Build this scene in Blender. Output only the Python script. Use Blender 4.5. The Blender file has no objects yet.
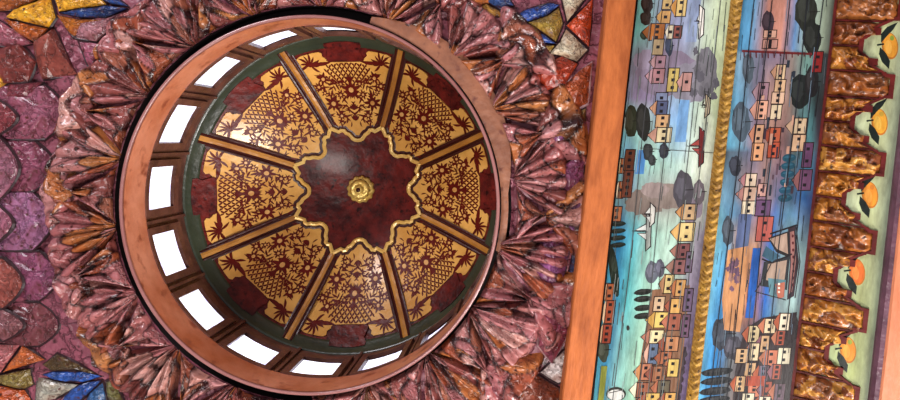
import bpy, bmesh, math, random
from mathutils import Vector, Matrix, noise
random.seed(7)
S = bpy.context.scene
C = S.collection
PI = math.pi
F = 700.0                       # focal length in pixels of the 900 px wide frame
VX, VY = 520.0, 140.0           # pixel of the zenith
TH = math.radians(6.4)          # roll of the camera against the beams
CT, ST = math.cos(TH), math.sin(TH)
EYE = 1.6                       # eye height above the floor

# ---------------------------------------------------------------- camera
cd = bpy.data.cameras.new('camera'); cam = bpy.data.objects.new('camera', cd); C.objects.link(cam)
cam.location = (0, 0, EYE)
R = Matrix.Rotation(-TH, 4, 'Z') @ Matrix.Rotation(PI, 4, 'X')
cam.rotation_euler = R.to_euler()
cd.sensor_width = 36; cd.lens = 36 * F / 900
cd.shift_x = -(VX - 450) / 900; cd.shift_y = (VY - 200) / 900
cd.clip_start = 0.05
S.camera = cam

# ---------------------------------------------------------------- world and lights
w = bpy.data.worlds.new('world'); S.world = w; w.use_nodes = True
nt = w.node_tree; nt.nodes.clear()
tc = nt.nodes.new('ShaderNodeTexCoord'); sp = nt.nodes.new('ShaderNodeSeparateXYZ')
cr = nt.nodes.new('ShaderNodeValToRGB'); bg = nt.nodes.new('ShaderNodeBackground'); wo = nt.nodes.new('ShaderNodeOutputWorld')
nt.links.new(tc.outputs['Generated'], sp.inputs[0]); nt.links.new(sp.outputs['Z'], cr.inputs[0])
nt.links.new(cr.outputs[0], bg.inputs[0]); nt.links.new(bg.outputs[0], wo.inputs[0])
cr.color_ramp.elements[0].position = 0.15; cr.color_ramp.elements[0].color = (0.13, 0.12, 0.13, 1)
cr.color_ramp.elements[1].position = 0.6; cr.color_ramp.elements[1].color = (0.93, 0.92, 1.0, 1)
bg.inputs[1].default_value = 1.9

def area(name, loc, target, size, sizey, power, col):
    l = bpy.data.lights.new(name, 'AREA'); l.shape = 'RECTANGLE'; l.size = size; l.size_y = sizey
    l.energy = power; l.color = col
    o = bpy.data.objects.new(name, l); C.objects.link(o); o.location = loc
    d = Vector(target) - Vector(loc); o.rotation_euler = d.to_track_quat('-Z', 'Y').to_euler()
    return o
area('added_side_light', (2.6, 2.6, 2.1), (-0.9, 0.1, 4.5), 1.0, 1.0, 190, (1.0, 0.95, 0.93))  # unseen area light, added to rake across the carved relief
area('added_left_light', (-3.4, -2.4, 2.3), (-0.6, 0.2, 4.5), 1.0, 1.0, 112, (0.97, 0.93, 1.0))  # added out-of-frame light that brightens the left shells
area('added_low_fill', (-0.3, 2.2, 0.6), (-0.2, 0.1, 4.5), 1.6, 1.0, 110, (1.0, 0.93, 0.88))  # unseen fill light added below the ceiling
S.view_settings.view_transform = 'Standard'; S.view_settings.look = 'None'
S.view_settings.gamma = 1; S.view_settings.use_curve_mapping = False
S.view_settings.exposure = 0.25

# ---------------------------------------------------------------- helpers
def W(px, py, Z):
    """a point of the photograph at height Z above the eye -> world"""
    a = (px - VX) * Z / F; b = (py - VY) * Z / F
    return Vector((a * CT + b * ST, -a * ST + b * CT, Z + EYE))

def lin(c):
    if isinstance(c, str):
        c = tuple(int(c[i:i+2], 16) / 255 for i in (0, 2, 4))
    return tuple((v / 12.92 if v <= .04045 else ((v + .055) / 1.055) ** 2.4) for v in c)

def jit(c, a=.1):
    k = 1 + random.uniform(-a, a)
    return tuple(max(0, min(1, v * k * (1 + random.uniform(-a, a) * .4))) for v in c)

MATS = {}
def mat(name, c1, c2, rough=.35, scale=8, bump=.25, bscale=30, metal=0, vcol=False, stretch=(1, 1, 1), coat=.0, crack=0.0, dark=None, contrast=.25, rot=0):
    m = bpy.data.materials.new(name); m.use_nodes = True; n = m.node_tree; L = n.links
    b = n.nodes['Principled BSDF']
    b.inputs['Roughness'].default_value = rough; b.inputs['Metallic'].default_value = metal
    if name in ('maroon_lacquer', 'amber_panel', 'floral_maroon', 'orange_beam_wood', 'mural_paint', 'dark_red_border'): b.inputs['Specular IOR Level'].default_value = .2
    b.inputs['Coat Weight'].default_value = coat; b.inputs['Coat Roughness'].default_value = .15
    t = n.nodes.new('ShaderNodeTexCoord'); mp = n.nodes.new('ShaderNodeMapping')
    mp.inputs['Scale'].default_value = stretch; mp.inputs['Rotation'].default_value = (0, 0, rot)
    L.new(t.outputs['Object'], mp.inputs[0])
    nz = n.nodes.new('ShaderNodeTexNoise'); nz.inputs['Scale'].default_value = scale; nz.inputs['Detail'].default_value = 6
    nz.inputs['Roughness'].default_value = .65
    L.new(mp.outputs[0], nz.inputs[0])
    rp = n.nodes.new('ShaderNodeValToRGB')
    rp.color_ramp.elements[0].position = .5 - contrast; rp.color_ramp.elements[1].position = .5 + contrast
    rp.color_ramp.elements[0].color = (*lin(c1), 1); rp.color_ramp.elements[1].color = (*lin(c2), 1)
    L.new(nz.outputs[0], rp.inputs[0])
    col = rp.outputs[0]
    if vcol:
        at = n.nodes.new('ShaderNodeAttribute'); at.attribute_name = 'paint'
        mx = n.nodes.new('ShaderNodeMix'); mx.data_type = 'RGBA'; mx.blend_type = 'MULTIPLY'; mx.inputs[0].default_value = 1
        L.new(at.outputs['Color'], mx.inputs[6]); L.new(col, mx.inputs[7]); col = mx.outputs[2]
    if dark:
        n3 = n.nodes.new('ShaderNodeTexNoise'); n3.inputs['Scale'].default_value = scale * 3.1; n3.inputs['Detail'].default_value = 4
        L.new(mp.outputs[0], n3.inputs[0])
        r3 = n.nodes.new('ShaderNodeValToRGB'); r3.color_ramp.elements[0].position = .30; r3.color_ramp.elements[1].position = .42
        r3.color_ramp.elements[0].color = (1, 1, 1, 1); r3.color_ramp.elements[1].color = (0, 0, 0, 1)
        L.new(n3.outputs[0], r3.inputs[0])
        m3 = n.nodes.new('ShaderNodeMix'); m3.data_type = 'RGBA'; m3.inputs[7].default_value = (*lin(dark), 1)
        L.new(r3.outputs[0], m3.inputs[0]); L.new(col, m3.inputs[6]); col = m3.outputs[2]
    L.new(col, b.inputs['Base Color'])
    n2 = n.nodes.new('ShaderNodeTexNoise'); n2.inputs['Scale'].default_value = bscale; n2.inputs['Detail'].default_value = 5
    L.new(mp.outputs[0], n2.inputs[0])
    h = n2.outputs[0]
    if crack:
        v = n.nodes.new('ShaderNodeTexVoronoi'); v.feature = 'DISTANCE_TO_EDGE'; v.inputs['Scale'].default_value = crack
        ad = n.nodes.new('ShaderNodeMix'); ad.data_type = 'RGBA'; ad.inputs[0].default_value = .12
        L.new(mp.outputs[0], ad.inputs[6]); L.new(n2.outputs[1], ad.inputs[7]); L.new(ad.outputs[2], v.inputs[0])
        mr = n.nodes.new('ShaderNodeMapRange'); mr.inputs[2].default_value = .08
        L.new(v.outputs[0], mr.inputs[0])
        mm = n.nodes.new('ShaderNodeMath'); mm.operation = 'ADD'
        mu = n.nodes.new('ShaderNodeMath'); mu.operation = 'MULTIPLY'; mu.inputs[1].default_value = 1.2
        L.new(mr.outputs[0], mu.inputs[0]); L.new(mu.outputs[0], mm.inputs[0]); L.new(h, mm.inputs[1]); h = mm.outputs[0]
    bp = n.nodes.new('ShaderNodeBump'); bp.inputs['Strength'].default_value = bump; bp.inputs['Distance'].default_value = .02
    L.new(h, bp.inputs['Height']); L.new(bp.outputs[0], b.inputs['Normal'])
    MATS[name] = m
    return m

M_carve = mat('lacquered_carving', 'd4b0a0', 'ffffff', .24, 12, .6, 26, vcol=True, coat=.35, crack=11, dark='3a1812')
M_ceil = mat('mauve_ceiling', '6c3440', '965060', .4, 9, .8, 22, coat=.2, crack=12, dark='40181e')
M_tile = mat('lacquered_tile', 'b4948a', 'ffffff', .3, 16, .7, 24, vcol=True, coat=.3, crack=13, dark='4a2018', contrast=.16)
M_edge = mat('dark_seam', '1c0c10', '34161c', .5, 12, .3)
M_pipe = mat('pale_piping', '8f6a70', 'c8a8a8', .3, 20, .3)
M_beam = mat('orange_beam_wood', '8c4822', 'c06c38', .6, 7, .4, 20, stretch=(3, .7, 1), contrast=.2)
M_pink = mat('salmon_beam_wood', 'ac5e3c', 'c67a52', .55, 5, .25, 20, stretch=(3, .7, 1))
M_plum = mat('plum_moulding', '3e2630', '6a4654', .35, 10, .3)
M_hoop = mat('hoop_wood', 'b8623c', 'e09474', .35, 4, .25, 14, dark='9a5038', coat=.3, contrast=.18)
M_hooprim = mat('hoop_rim', '84504c', '9c6c68', .3, 5, .2, 14, coat=.3)
M_frame = mat('window_frame_wood', '40261f', '7c5044', .4, 9, .4, 25, coat=.2)
M_dark = mat('gap_shade_wood', '120809', '1e0e10', .7, 9, .3)  # near-black colour that paints the shade inside the gap round the hoop
M_board = mat('brown_collar_wood', '5e3424', '9c6446', .5, 7, .35, 25, dark='5a2a20')
M_green = mat('dark_green_rim', '222a1e', '3a4432', .35, 5, .25, 20, coat=.3)
M_maroon = mat('maroon_lacquer', '380c0c', '70201a', .40, 11, .5, 16, coat=.15, dark='240606', contrast=.14)
M_amber = mat('amber_panel', 'c88c3c', 'f0bc66', .3, 5, .2, 20, coat=.3, contrast=.2)
M_rib = mat('rib_gold_brown', '94581c', 'd09440', .3, 6, .25, 20, coat=.3)
M_ribdark = mat('rib_dark_edge', '300c08', '481610', .35, 9, .2)
M_gold = mat('gold_outline', 'eab04c', 'ffe08c', .3, 9, .3, 30, metal=.15, coat=.3)
M_boss = mat('gilded_boss', 'e4b444', 'ffe890', .25, 14, .4, 40, metal=.35)
M_floral = mat('floral_maroon', '4a0e0a', '68180e', .35, 15, .2)
M_fcent = mat('flower_centre', 'b87828', 'e8b870', .4, 15, .2)
M_paint = mat('mural_paint', 'b0acaa', 'ffffff', .42, 14, .2, 40, vcol=True, coat=.08, stretch=(2.2, .5, 1), contrast=.22)
M_rope = mat('gilt_rope', '6a4410', 'c89a3c', .5, 25, .5, 60, metal=.1, dark='2a1608')
M_lamb = mat('bronze_carving', 'a89888', 'ffffff', .30, 16, .4, 30, vcol=True, coat=.15, dark='2a1008')
M_lambedge = mat('dark_red_border', '3e0e0c', '6a1c18', .5, 12, .2)
def glass():
    m = bpy.data.materials.new('window_glass'); m.use_nodes = True; n = m.node_tree; n.nodes.clear(); L = n.links
    o = n.nodes.new('ShaderNodeOutputMaterial'); tr = n.nodes.new('ShaderNodeBsdfTransparent'); gl = n.nodes.new('ShaderNodeBsdfGlossy')
    mx = n.nodes.new('ShaderNodeMixShader'); mx.inputs[0].default_value = .06; gl.inputs['Roughness'].default_value = .1
    t = n.nodes.new('ShaderNodeTexCoord'); z = n.nodes.new('ShaderNodeTexNoise'); z.inputs['Scale'].default_value = 22; z.inputs['Detail'].default_value = 5
    r = n.nodes.new('ShaderNodeValToRGB'); r.color_ramp.elements[0].position = .36; r.color_ramp.elements[1].position = .5
    r.color_ramp.elements[0].color = (.84, .80, .96, 1); r.color_ramp.elements[1].color = (.99, .98, 1, 1)
    L.new(t.outputs['Object'], z.inputs[0]); L.new(z.outputs[0], r.inputs[0]); L.new(r.outputs[0], tr.inputs[0])
    L.new(tr.outputs[0], mx.inputs[1]); L.new(gl.outputs[0], mx.inputs[2]); L.new(mx.outputs[0], o.inputs[0])
    return m
M_glass = glass()

class MB:
    def __init__(s): s.v = []; s.f = []; s.c = []; s.m = []
    def face(s, pts, col=(1, 1, 1), mi=0):
        i = len(s.v); s.v += [tuple(p) for p in pts]; s.f.append(tuple(range(i, i + len(pts)))); s.c.append(col); s.m.append(mi)
    def grid(s, fn, nu, nv, colfn=None, closeu=False, mi=0):
        i = len(s.v)
        for a in range(nu + (0 if closeu else 1)):
            for b in range(nv + 1): s.v.append(tuple(fn(a / nu, b / nv)))
        n = nv + 1; tot = nu
        for a in range(nu):
            a2 = (a + 1) % nu if closeu else a + 1
            for b in range(nv):
                s.f.append((i + a * n + b, i + a2 * n + b, i + a2 * n + b + 1, i + a * n + b + 1))
                s.c.append(colfn((a + .5) / nu, (b + .5) / nv) if colfn else (1, 1, 1)); s.m.append(mi)
    def box(s, pts8, col=(1, 1, 1), mi=0):
        i = len(s.v); s.v += [tuple(p) for p in pts8]
        for q in ((0, 1, 2, 3), (7, 6, 5, 4), (0, 4, 5, 1), (1, 5, 6, 2), (2, 6, 7, 3), (3, 7, 4, 0)):
            s.f.append(tuple(i + k for k in q)); s.c.append(col); s.m.append(mi)
    def build(s, name, mats, parent=None, origin=None, smooth=False):
        me = bpy.data.meshes.new(name)
        o = Vector(origin) if origin is not None else Vector((0, 0, 0))
        me.from_pydata([tuple(Vector(p) - o) for p in s.v], [], s.f)
        if not isinstance(mats, (list, tuple)): mats = [mats]
        for m in mats: me.materials.append(m)
        me.polygons.foreach_set('material_index', s.m)
        ca = me.color_attributes.new('paint', 'FLOAT_COLOR', 'CORNER')
        buf = []
        for p, c in zip(me.polygons, s.c):
            if isinstance(c, list):
                for q in c: buf += [*q, 1.0]
            else:
                for _ in range(p.loop_total): buf += [c[0], c[1], c[2], 1.0]
        ca.data.foreach_set('color', buf)
        if smooth: me.polygons.foreach_set('use_smooth', [True] * len(me.polygons))
        me.update()
        ob = bpy.data.objects.new(name, me); C.objects.link(ob)
        if parent is not None:
            ob.parent = parent
            # geometry is given in world space; parents are unrotated Empties
            ob.location = o - parent_world(parent)
        else: ob.location = o
        return ob

def parent_world(p):
    v = Vector((0, 0, 0))
    while p is not None: v += Vector(p.location); p = p.parent
    return v

def tag(o, label=None, cat=None, group=None, kind=None):
    if label: o['label'] = label
    if cat: o['category'] = cat
    if group: o['group'] = group
    if kind: o['kind'] = kind
    return o
def empty(name, loc, label, cat, group=None):
    o = bpy.data.objects.new(name, None); C.objects.link(o); o.location = loc; o.empty_display_size = .05
    return tag(o, label, cat, group)

# ---------------------------------------------------------------- dome geometry
ZC = 3.0                        # ceiling height above the eye
DC = W(313, 204, 3.0); DX, DY = DC.x, DC.y
RD = .80
def ang(a_img):                 # angle seen in the photograph (counter-clockwise, degrees) -> world angle
    a = math.radians(a_img); dx, dy = math.cos(a), -math.sin(a)
    return math.atan2(-dx * ST + dy * CT, dx * CT + dy * ST)
def PD(r, a, Z): return Vector((DX + r * math.cos(a), DY + r * math.sin(a), Z + EYE))

# ================================================================= STRUCTURE
# ceiling: slab with a round opening, gently uneven
mb = MB()
RH = .850
def sq(a):                      # distance to the outer rectangle of the slab
    c, s_ = math.cos(a), math.sin(a)
    x0, x1, y0, y1 = -3.6, .29, -2.2, 2.6
    t = 1e9
    if c > 1e-6: t = min(t, (x1 - DX) / c)
    if c < -1e-6: t = min(t, (x0 - DX) / c)
    if s_ > 1e-6: t = min(t, (y1 - DY) / s_)
    if s_ < -1e-6: t = min(t, (y0 - DY) / s_)
    return t
def cfn(u, v):
    a = u * 2 * PI; r1 = sq(a); r = RH + (r1 - RH) * v ** 1.5
    p = PD(r, a, ZC)
    e = min(1, v * 8) * min(1, (1 - v) * 20)
    p.z += e * (.018 * noise.noise(p * 5) + .008 * noise.noise(p * 14))
    return p
mb.grid(cfn, 240, 60, closeu=True)
mb.grid(lambda u, v: PD(RH, u * 2 * PI, ZC + .2 * v), 120, 1, closeu=True, mi=1)
mb.grid(lambda u, v: PD(RH + (sq(u * 2 * PI) - RH) * v, u * 2 * PI, ZC + .2), 240, 1, closeu=True, mi=1)
tag(mb.build('ceiling', [M_ceil, M_dark], smooth=True), kind='structure')

# drum wall with 16 window openings
NW = 16
Z0, Z1, Z2, Z3 = 3.16, 3.13, 3.405, 3.51
RI, RO = .800, .812
mb = MB()
da = 2 * PI / NW; wa = da * .345
woff = ang(176)
def ringseg(mb, a0, a1, r0, r1, z0, z1, n=6, mi=0):
    for k in range(n):
        b0 = a0 + (a1 - a0) * k / n; b1 = a0 + (a1 - a0) * (k + 1) / n
        mb.box([PD(r0, b0, z0), PD(r1, b0, z0), PD(r1, b1, z0), PD(r0, b1, z0), PD(r0, b0, z1), PD(r1, b0, z1), PD(r1, b1, z1), PD(r0, b1, z1)], mi=mi)
ringseg(mb, 0, 2 * PI, RI + .006, .90, 3.07, 3.10, 96, 1)
ringseg(mb, 0, 2 * PI, RI + .006, RO, 3.10, Z1, 96, 1)
ringseg(mb, 0, 2 * PI, RI, RO, Z2, Z3, 96, 0)
for k in range(NW):
    a = woff + k * da
    ringseg(mb, a + wa, a + da - wa, RI, RO, Z1, Z2, 3)
tag(mb.build('wall_drum', [M_frame, M_dark]), kind='structure')
for k in range(NW):
    a = woff + k * da
    mb = MB()
    fw = .022
    # raised moulding frame with sloping head
    ringseg(mb, a - wa - .03, a + wa + .03, RI - .018, RI + .0, Z2 - .03, Z2 + .012, 6)
    ringseg(mb, a - wa - .03, a + wa + .03, RI - .018, RI + .0, Z1 - .005, Z1 + .02, 6)
    for s_ in (-1, 1):
        b0, b1 = sorted((a + s_ * (wa - .012), a + s_ * (wa + .03)))
        ringseg(mb, b0, b1, RI - .018, RI, Z1, Z2, 1)
        # slim bar beside the frame on the pier
        c0, c1 = sorted((a + s_ * (wa + .052), a + s_ * (wa + .062)))
        ringseg(mb, c0, c1, RI - .012, RI, Z1, Z3 - .02, 1)
    fr = mb.build('window_%d' % (k + 1), M_frame); tag(fr, kind='structure')
    mb = MB(); ringseg(mb, a - wa - .0, a + wa + .0, RI + .006, RI + .008, Z1 - .01, Z2 + .01, 4)
    mb.build('pane', M_glass, fr)
    for s_ in (-1, 1):                 # reveal boards
        pass

# ================================================================= THE DOME
dome = empty('dome', (DX, DY, Z3 + EYE), 'shallow wooden dome with eight amber floral panels over a ring of windows', 'dome')
DH = .40
def dz(r): return Z3 + DH * (1 - (r / RD) ** 2) * (1 if r < .8 else 1)
def DP(x, y, off=0):            # local cartesian on the dome (image frame, x right, y up in the photo) -> world
    r = math.hypot(x, y)
    px_, py_ = x, -y
    wx = px_ * CT + py_ * ST; wy = -px_ * ST + py_ * CT
    slope = 2 * DH * r / RD ** 2; nl = math.sqrt(1 + slope * slope)
    k = off / nl
    f_ = (1 - k * slope / r) if r > 1e-6 else 1
    return Vector((DX + wx * f_, DY + wy * f_, dz(r) - k + EYE))
mb = MB()
mb.grid(lambda u, v: DP(.78 * v * math.cos(u * 2 * PI), .78 * v * math.sin(u * 2 * PI), 0) if v > 0 else DP(0, 1e-5, 0), 96, 30, closeu=True)
mb.grid(lambda u, v: PD(.83 * v + 0, u * 2 * PI, Z3 + DH * (1 - v * v) + .06) if v > 0 else PD(1e-5, 0, Z3 + DH + .06), 48, 12, closeu=True)
mb.build('shell', M_maroon, dome, smooth=True)
mb = MB()
prof = [(.832, Z3 + .05), (.806, Z3 - .0), (.806, Z3 - .012), (.796, Z3 - .014), (.790, Z3 + .0), (.756, dz(.756) - .006), (.748, dz(.748) - .006), (.748, dz(.748) + .004)]
def latp(profile):
    def fn(u, v):
        i = round(v * (len(profile) - 1)); r, z = profile[i]
        return PD(r, u * 2 * PI, z)
    return fn
mb.grid(latp(prof), 128, len(prof) - 1, closeu=True)
mb.build('rim', M_green, dome, smooth=True)

def rot2(x, y, a): return (x * math.cos(a) - y * math.sin(a), x * math.sin(a) + y * math.cos(a))
T22 = math.tan(PI / 8)
# half profile of the lobed star line (angle from panel middle in deg, radius)
LOBE = [(22.5, .372), (20, .356), (17, .338), (14.5, .343), (12.2, .338), (11, .322), (8.5, .312), (7, .300), (5.5, .286), (3, .278), (0, .276)]
lobe_full = [(-a, r) for a, r in LOBE] + [(a, r) for a, r in reversed(LOBE[:-1])]
def lobe_pts(off):
    pts = [(r * math.sin(math.radians(a)), r * math.cos(math.radians(a))) for a, r in lobe_full]
    out = []
    for i, (x, y) in enumerate(pts):
        x0, y0 = pts[max(0, i - 1)]; x1, y1 = pts[min(len(pts) - 1, i + 1)]
        tx, ty = x1 - x0, y1 - y0; l = math.hypot(tx, ty) or 1
        out.append((x - ty / l * off, y + tx / l * off))
    return out

def densify(pts, step=.02, closed=True):
    out = []
    n = len(pts)
    for i in range(n if closed else n - 1):
        a = pts[i]; b = pts[(i + 1) % n]
        k = max(1, int(math.hypot(b[0] - a[0], b[1] - a[1]) / step))
        for j in range(k): out.append((a[0] + (b[0] - a[0]) * j / k, a[1] + (b[1] - a[1]) * j / k))
    if not closed: out.append(pts[-1])
    return out

def sheet(mb, pts, off, pr, step=.03, thick=.003, mi=0, col=(1, 1, 1)):
    """a thin plate with the given outline (panel coordinates) lying on the dome: rows between its two sides"""
    bm = bmesh.new()
    vs = [bm.verts.new((x, y, 0)) for x, y in densify(pts, step)]
    try: f_ = bm.faces.new(vs)
    except ValueError: bm.free(); return
    bmesh.ops.triangulate(bm, faces=bm.faces[:])
    if step < .1:
        big = [e for e in bm.edges if e.calc_length() > step * 2]
        for _ in range(3):
            big = [e for e in bm.edges if e.calc_length() > step * 1.8]
            if not big: break
            bmesh.ops.subdivide_edges(bm, edges=big, cuts=1)
            bmesh.ops.triangulate(bm, faces=[f for f in bm.faces if len(f.verts) > 3])
    i = len(mb.v)
    bm.verts.index_update()
    for v in bm.verts:
        x, y = rot2(v.co.x, v.co.y, pr); mb.v.append(tuple(DP(x, y, off)))
    for f in bm.faces:
        mb.f.append(tuple(i + v.index for v in f.verts)); mb.c.append(col); mb.m.append(mi)
    for e in bm.edges:
        if len(e.link_faces) == 1:
            a, b = e.verts
            pa = rot2(a.co.x, a.co.y, pr); pb = rot2(b.co.x, b.co.y, pr)
            mb.face([DP(*pa, off), DP(*pb, off), DP(*pb, off - thick), DP(*pa, off - thick)], col, mi)
    bm.free()

def strip(mb, pts, w, off, pr, thick=.006, mi=0):
    n = len(pts); L_ = []; Rr = []
    for i, (x, y) in enumerate(pts):
        x0, y0 = pts[max(0, i - 1)]; x1, y1 = pts[min(n - 1, i + 1)]
        tx, ty = x1 - x0, y1 - y0; l = math.hypot(tx, ty) or 1
        nx, ny = -ty / l * w / 2, tx / l * w / 2
        L_.append(rot2(x + nx, y + ny, pr)); Rr.append(rot2(x - nx, y - ny, pr))
    for i in range(n - 1):
        A, B, Cc, D = L_[i], L_[i + 1], Rr[i + 1], Rr[i]
        m0 = ((A[0] + D[0]) / 2, (A[1] + D[1]) / 2); m1 = ((B[0] + Cc[0]) / 2, (B[1] + Cc[1]) / 2)
        mb.face([DP(*A, off), DP(*B, off), DP(*m1, off + thick * .4), DP(*m0, off + thick * .4)], mi=mi)
        mb.face([DP(*m0, off + thick * .4), DP(*m1, off + thick * .4), DP(*Cc, off), DP(*D, off)], mi=mi)
        mb.face([DP(*A, off), DP(*A, off - thick), DP(*B, off - thick), DP(*B, off)], mi=mi)
        mb.face([DP(*D, off), DP(*Cc, off), DP(*Cc, off - thick), DP(*D, off - thick)], mi=mi)

def petal_flower(cx, cy, s, n, rot, sp=.42):
    out = []
    for k in range(n):
        a = rot + k * 2 * PI / n
        c_, s_ = math.cos(a), math.sin(a)
        l = s * (1 if k % 2 == 0 else .8)
        pts = [(0, 0), (.45 * l, -sp * .42 * l), (.8 * l, -.10 * l), (l, .02 * l), (.75 * l, .14 * l), (.4 * l, sp * .42 * l)]
        out.append([(cx + x * c_ - y * s_, cy + x * s_ + y * c_) for x, y in pts])
    out.append([(cx + s * .42 * math.cos(t * PI / 5), cy + s * .42 * math.sin(t * PI / 5)) for t in range(10)])
    return out
def leaf(cx, cy, l, a, bend=.35, w=.16):
    pts = []
    N = 6
    for i in range(N + 1):
        t = i / N; pts.append((t * l, bend * l * math.sin(t * PI * .55) + w * l * math.sin(t * PI) * .5))
    for i in range(N - 1, 0, -1):
        t = i / N; pts.append((t * l, bend * l * math.sin(t * PI * .55) - w * l * math.sin(t * PI) * .5))
    c_, s_ = math.cos(a), math.sin(a)
    return [(cx + x * c_ - y * s_, cy + x * s_ + y * c_) for x, y in pts]

# floral design in panel coordinates (one design, repeated in all eight panels)
design = []; centres = []
FL = [(0, .545, .056, 10), (.105, .475, .050, 9), (.135, .600, .036, 8), (.165, .56, .030, 8), (.072, .410, .030, 8), (.050, .575, .024, 8), (.060, .520, .028, 8), (.14, .53, .022, 6)]
rnd = random.Random(3)
for (x, y, s, n) in FL:
    for sg in ((-1, 1) if x > 0 else (1,)):
        design += petal_flower(sg * x, y, s, n, .3 * sg); centres.append((sg * x, y, s * .24))
for (x, y, s) in ((0, .452, .026), (0, .395, .026), (0, .600, .024)):
    for a in (-.7, -.35, 0, .35, .7): design.append(leaf(x, y - s * .5, s * 1.3, PI / 2 + a, 0, .34))
for sg in (-1, 1):              # corner sprays
    cx, cy = sg * .185, .668
    for k in range(9): 
        a = PI / 2 + sg * (-2.4 + k * .55); design.append(leaf(cx, cy, .045 if k % 2 else .055, a, .25 * sg, .22))
    design.append([(cx + .012 * math.cos(t), cy + .012 * math.sin(t)) for t in [i * PI / 4 for i in range(8)]])
    design.append(leaf(cx, cy, .11, PI - .25 if sg > 0 else .25, .12 * sg, .16))
occ = [(x * sg, y, s) for x, y, s, n in FL for sg in (-1, 1)]
for yy in [.385 + .0175 * i for i in range(14)]:
    hw = (yy * T22 - .045) * .88
    nx = int(hw / .0185)
    for ix in range(0, nx + 1):
        x = ix * .0185 + rnd.uniform(-.004, .004) + .008; y = yy + rnd.uniform(-.006, .006)
        if x > hw or min(math.hypot(x - ox, y - oy) / s for ox, oy, s in occ) < .72 or (y > .585 and x < .125): continue
        if abs(x - .185) < .05 and abs(y - .668) < .04: continue
        a = rnd.uniform(0, 2 * PI); l = rnd.uniform(.026, .044); b = rnd.uniform(-.6, .6)
        for sg in (-1, 1):
            design.append(leaf(sg * x, y, l, a if sg > 0 else PI - a, b * sg, .24))
# the basket of overlapping scales above the vase
for row in range(6):
    y = .590 + row * .0165; nsc = 9 - row % 2
    for k in range(nsc):
        x = (k - (nsc - 1) / 2) * .027; yy = y - x * x * 1.1
        if yy > .685 - x * x: continue
        for sg in (-1, 1): design.append(leaf(x, yy - .011, .021, PI / 2 + sg * .95 + .3 * x, -.25 * sg, .42))
vase = [(-.030, .776), (-.092, .768), (-.094, .752), (-.082, .735), (-.072, .715), (-.098, .690), (-.088, .685), (-.04, .692), (0, .694), (.04, .692), (.088, .685), (.098, .690), (.072, .715), (.082, .735), (.094, .752), (.092, .768), (.030, .776)]

def panel_outline():
    g = .042
    lo = lobe_pts(.026)
    lo = [(x, y) for x, y in lo if abs(x) < y * T22 - g]
    def side(y): return y * T22 - g
    ro = .733
    def arc(x): return math.sqrt(ro * ro - x * x)
    left = [(-side(.70), .70), (-side(.715) + .012, .705)]
    top = [(-.20, arc(.20)), (-.14, arc(.14) - .0), (-.105, arc(.105)), (-.095, .705), (-.075, .700)]
    return lo, side, top
lo, side, top = panel_outline()
yl = .36
xs = side(.372)
outline = [(-side(.380), .380)] + [p for p in lo if p[1] < 5] + [(side(.380), .380)]
outl_right = [(side(.690), .690), (.222, .706), (.16, .722), (.128, .727), (.114, .720), (.116, .706), (.098, .694), (.092, .680)]
outline = outline + outl_right + [(-x, y) for x, y in reversed(outl_right)]

PN = ['top', 'upper right', 'right', 'lower right', 'bottom', 'lower left', 'left', 'upper left']
for k in range(8):
    pr = -k * PI / 4 + math.radians(1.0)
    mb = MB(); sheet(mb, outline, .005, pr, .03, .006)
    pan = mb.build('floral_panel', M_amber, dome)
    mb = MB()
    cl = outline
    strip(mb, [(-side(.71) - .006, .710), (-side(.38) - .006, .38)] , .013, .004, pr, .004)
    strip(mb, [(side(.71) + .006, .710), (side(.38) + .006, .38)], .013, .004, pr, .004)
    strip(mb, lobe_pts(.018), .014, .004, pr, .004)
    mb.build('dark_border', M_ribdark, pan)
    mb = MB()
    for d in design: sheet(mb, d, .0072 + .0003 * (hash(len(d)) % 3), pr, 1, .0022)
    for (x, y, s) in centres:
        sheet(mb, [(x + s * math.cos(t * PI / 4), y + s * math.sin(t * PI / 4)) for t in range(8)], .0095, pr, 1, .003, mi=1)
    mb.build('floral_fretwork', [M_floral, M_fcent], pan)
    mb = MB(); sheet(mb, vase, .0098, pr, .03, .006)
    mb.build('vase', M_maroon, pan)
for k in range(8):
    pr = -k * PI / 4 + PI / 8 + math.radians(1.0)
    mb = MB()
    ys = [.372 + (.785 - .372) * i / 12 for i in range(13)]
    strip(mb, [(0, y) for y in ys], .030, .006, pr, .008)
    rib = mb.build('rib', M_rib, dome)
    for s_ in (-1, 1):
        mb = MB(); strip(mb, [(s_ * .0200, y) for y in ys], .013, .008, pr, .008)
        mb.build('rib_edge', M_ribdark, rib)
mb = MB()
for k in range(8):
    pr = -k * PI / 4 + math.radians(1.0)
    strip(mb, lobe_pts(0), .019, .012, pr, .012)
mb.build('star_outline', M_gold, dome)

boss = empty('ceiling_boss', PD(0, 0, Z3 + DH), 'small round gilded boss hanging at the centre of the dark star', 'boss')
def lathe(mb, prof, n=40, flute=0, mi=0, cx=DX, cy=DY):
    def fn(u, v):
        i = round(v * (len(prof) - 1)); r, z = prof[i]
        a = u * 2 * PI; r2 = r * (1 + flute * (.5 + .5 * math.cos(a * 12)))
        return Vector((cx + r2 * math.cos(a), cy + r2 * math.sin(a), z + EYE))
    mb.grid(fn, n, len(prof) - 1, closeu=True, mi=mi)
zb = Z3 + DH
mb = MB(); lathe(mb, [(.0, zb + .004), (.066, zb + .0), (.072, zb - .012), (.066, zb - .024), (.056, zb - .028), (.052, zb - .030)], 72, .10)
mb.build('rosette', M_boss, boss, smooth=True)
mb = MB(); lathe(mb, [(.052, zb - .022), (.054, zb - .040), (.040, zb - .052), (.036, zb - .050), (.028, zb - .048), (.024, zb - .062), (.016, zb - .070), (.0, zb - .072)], 40)
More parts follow.
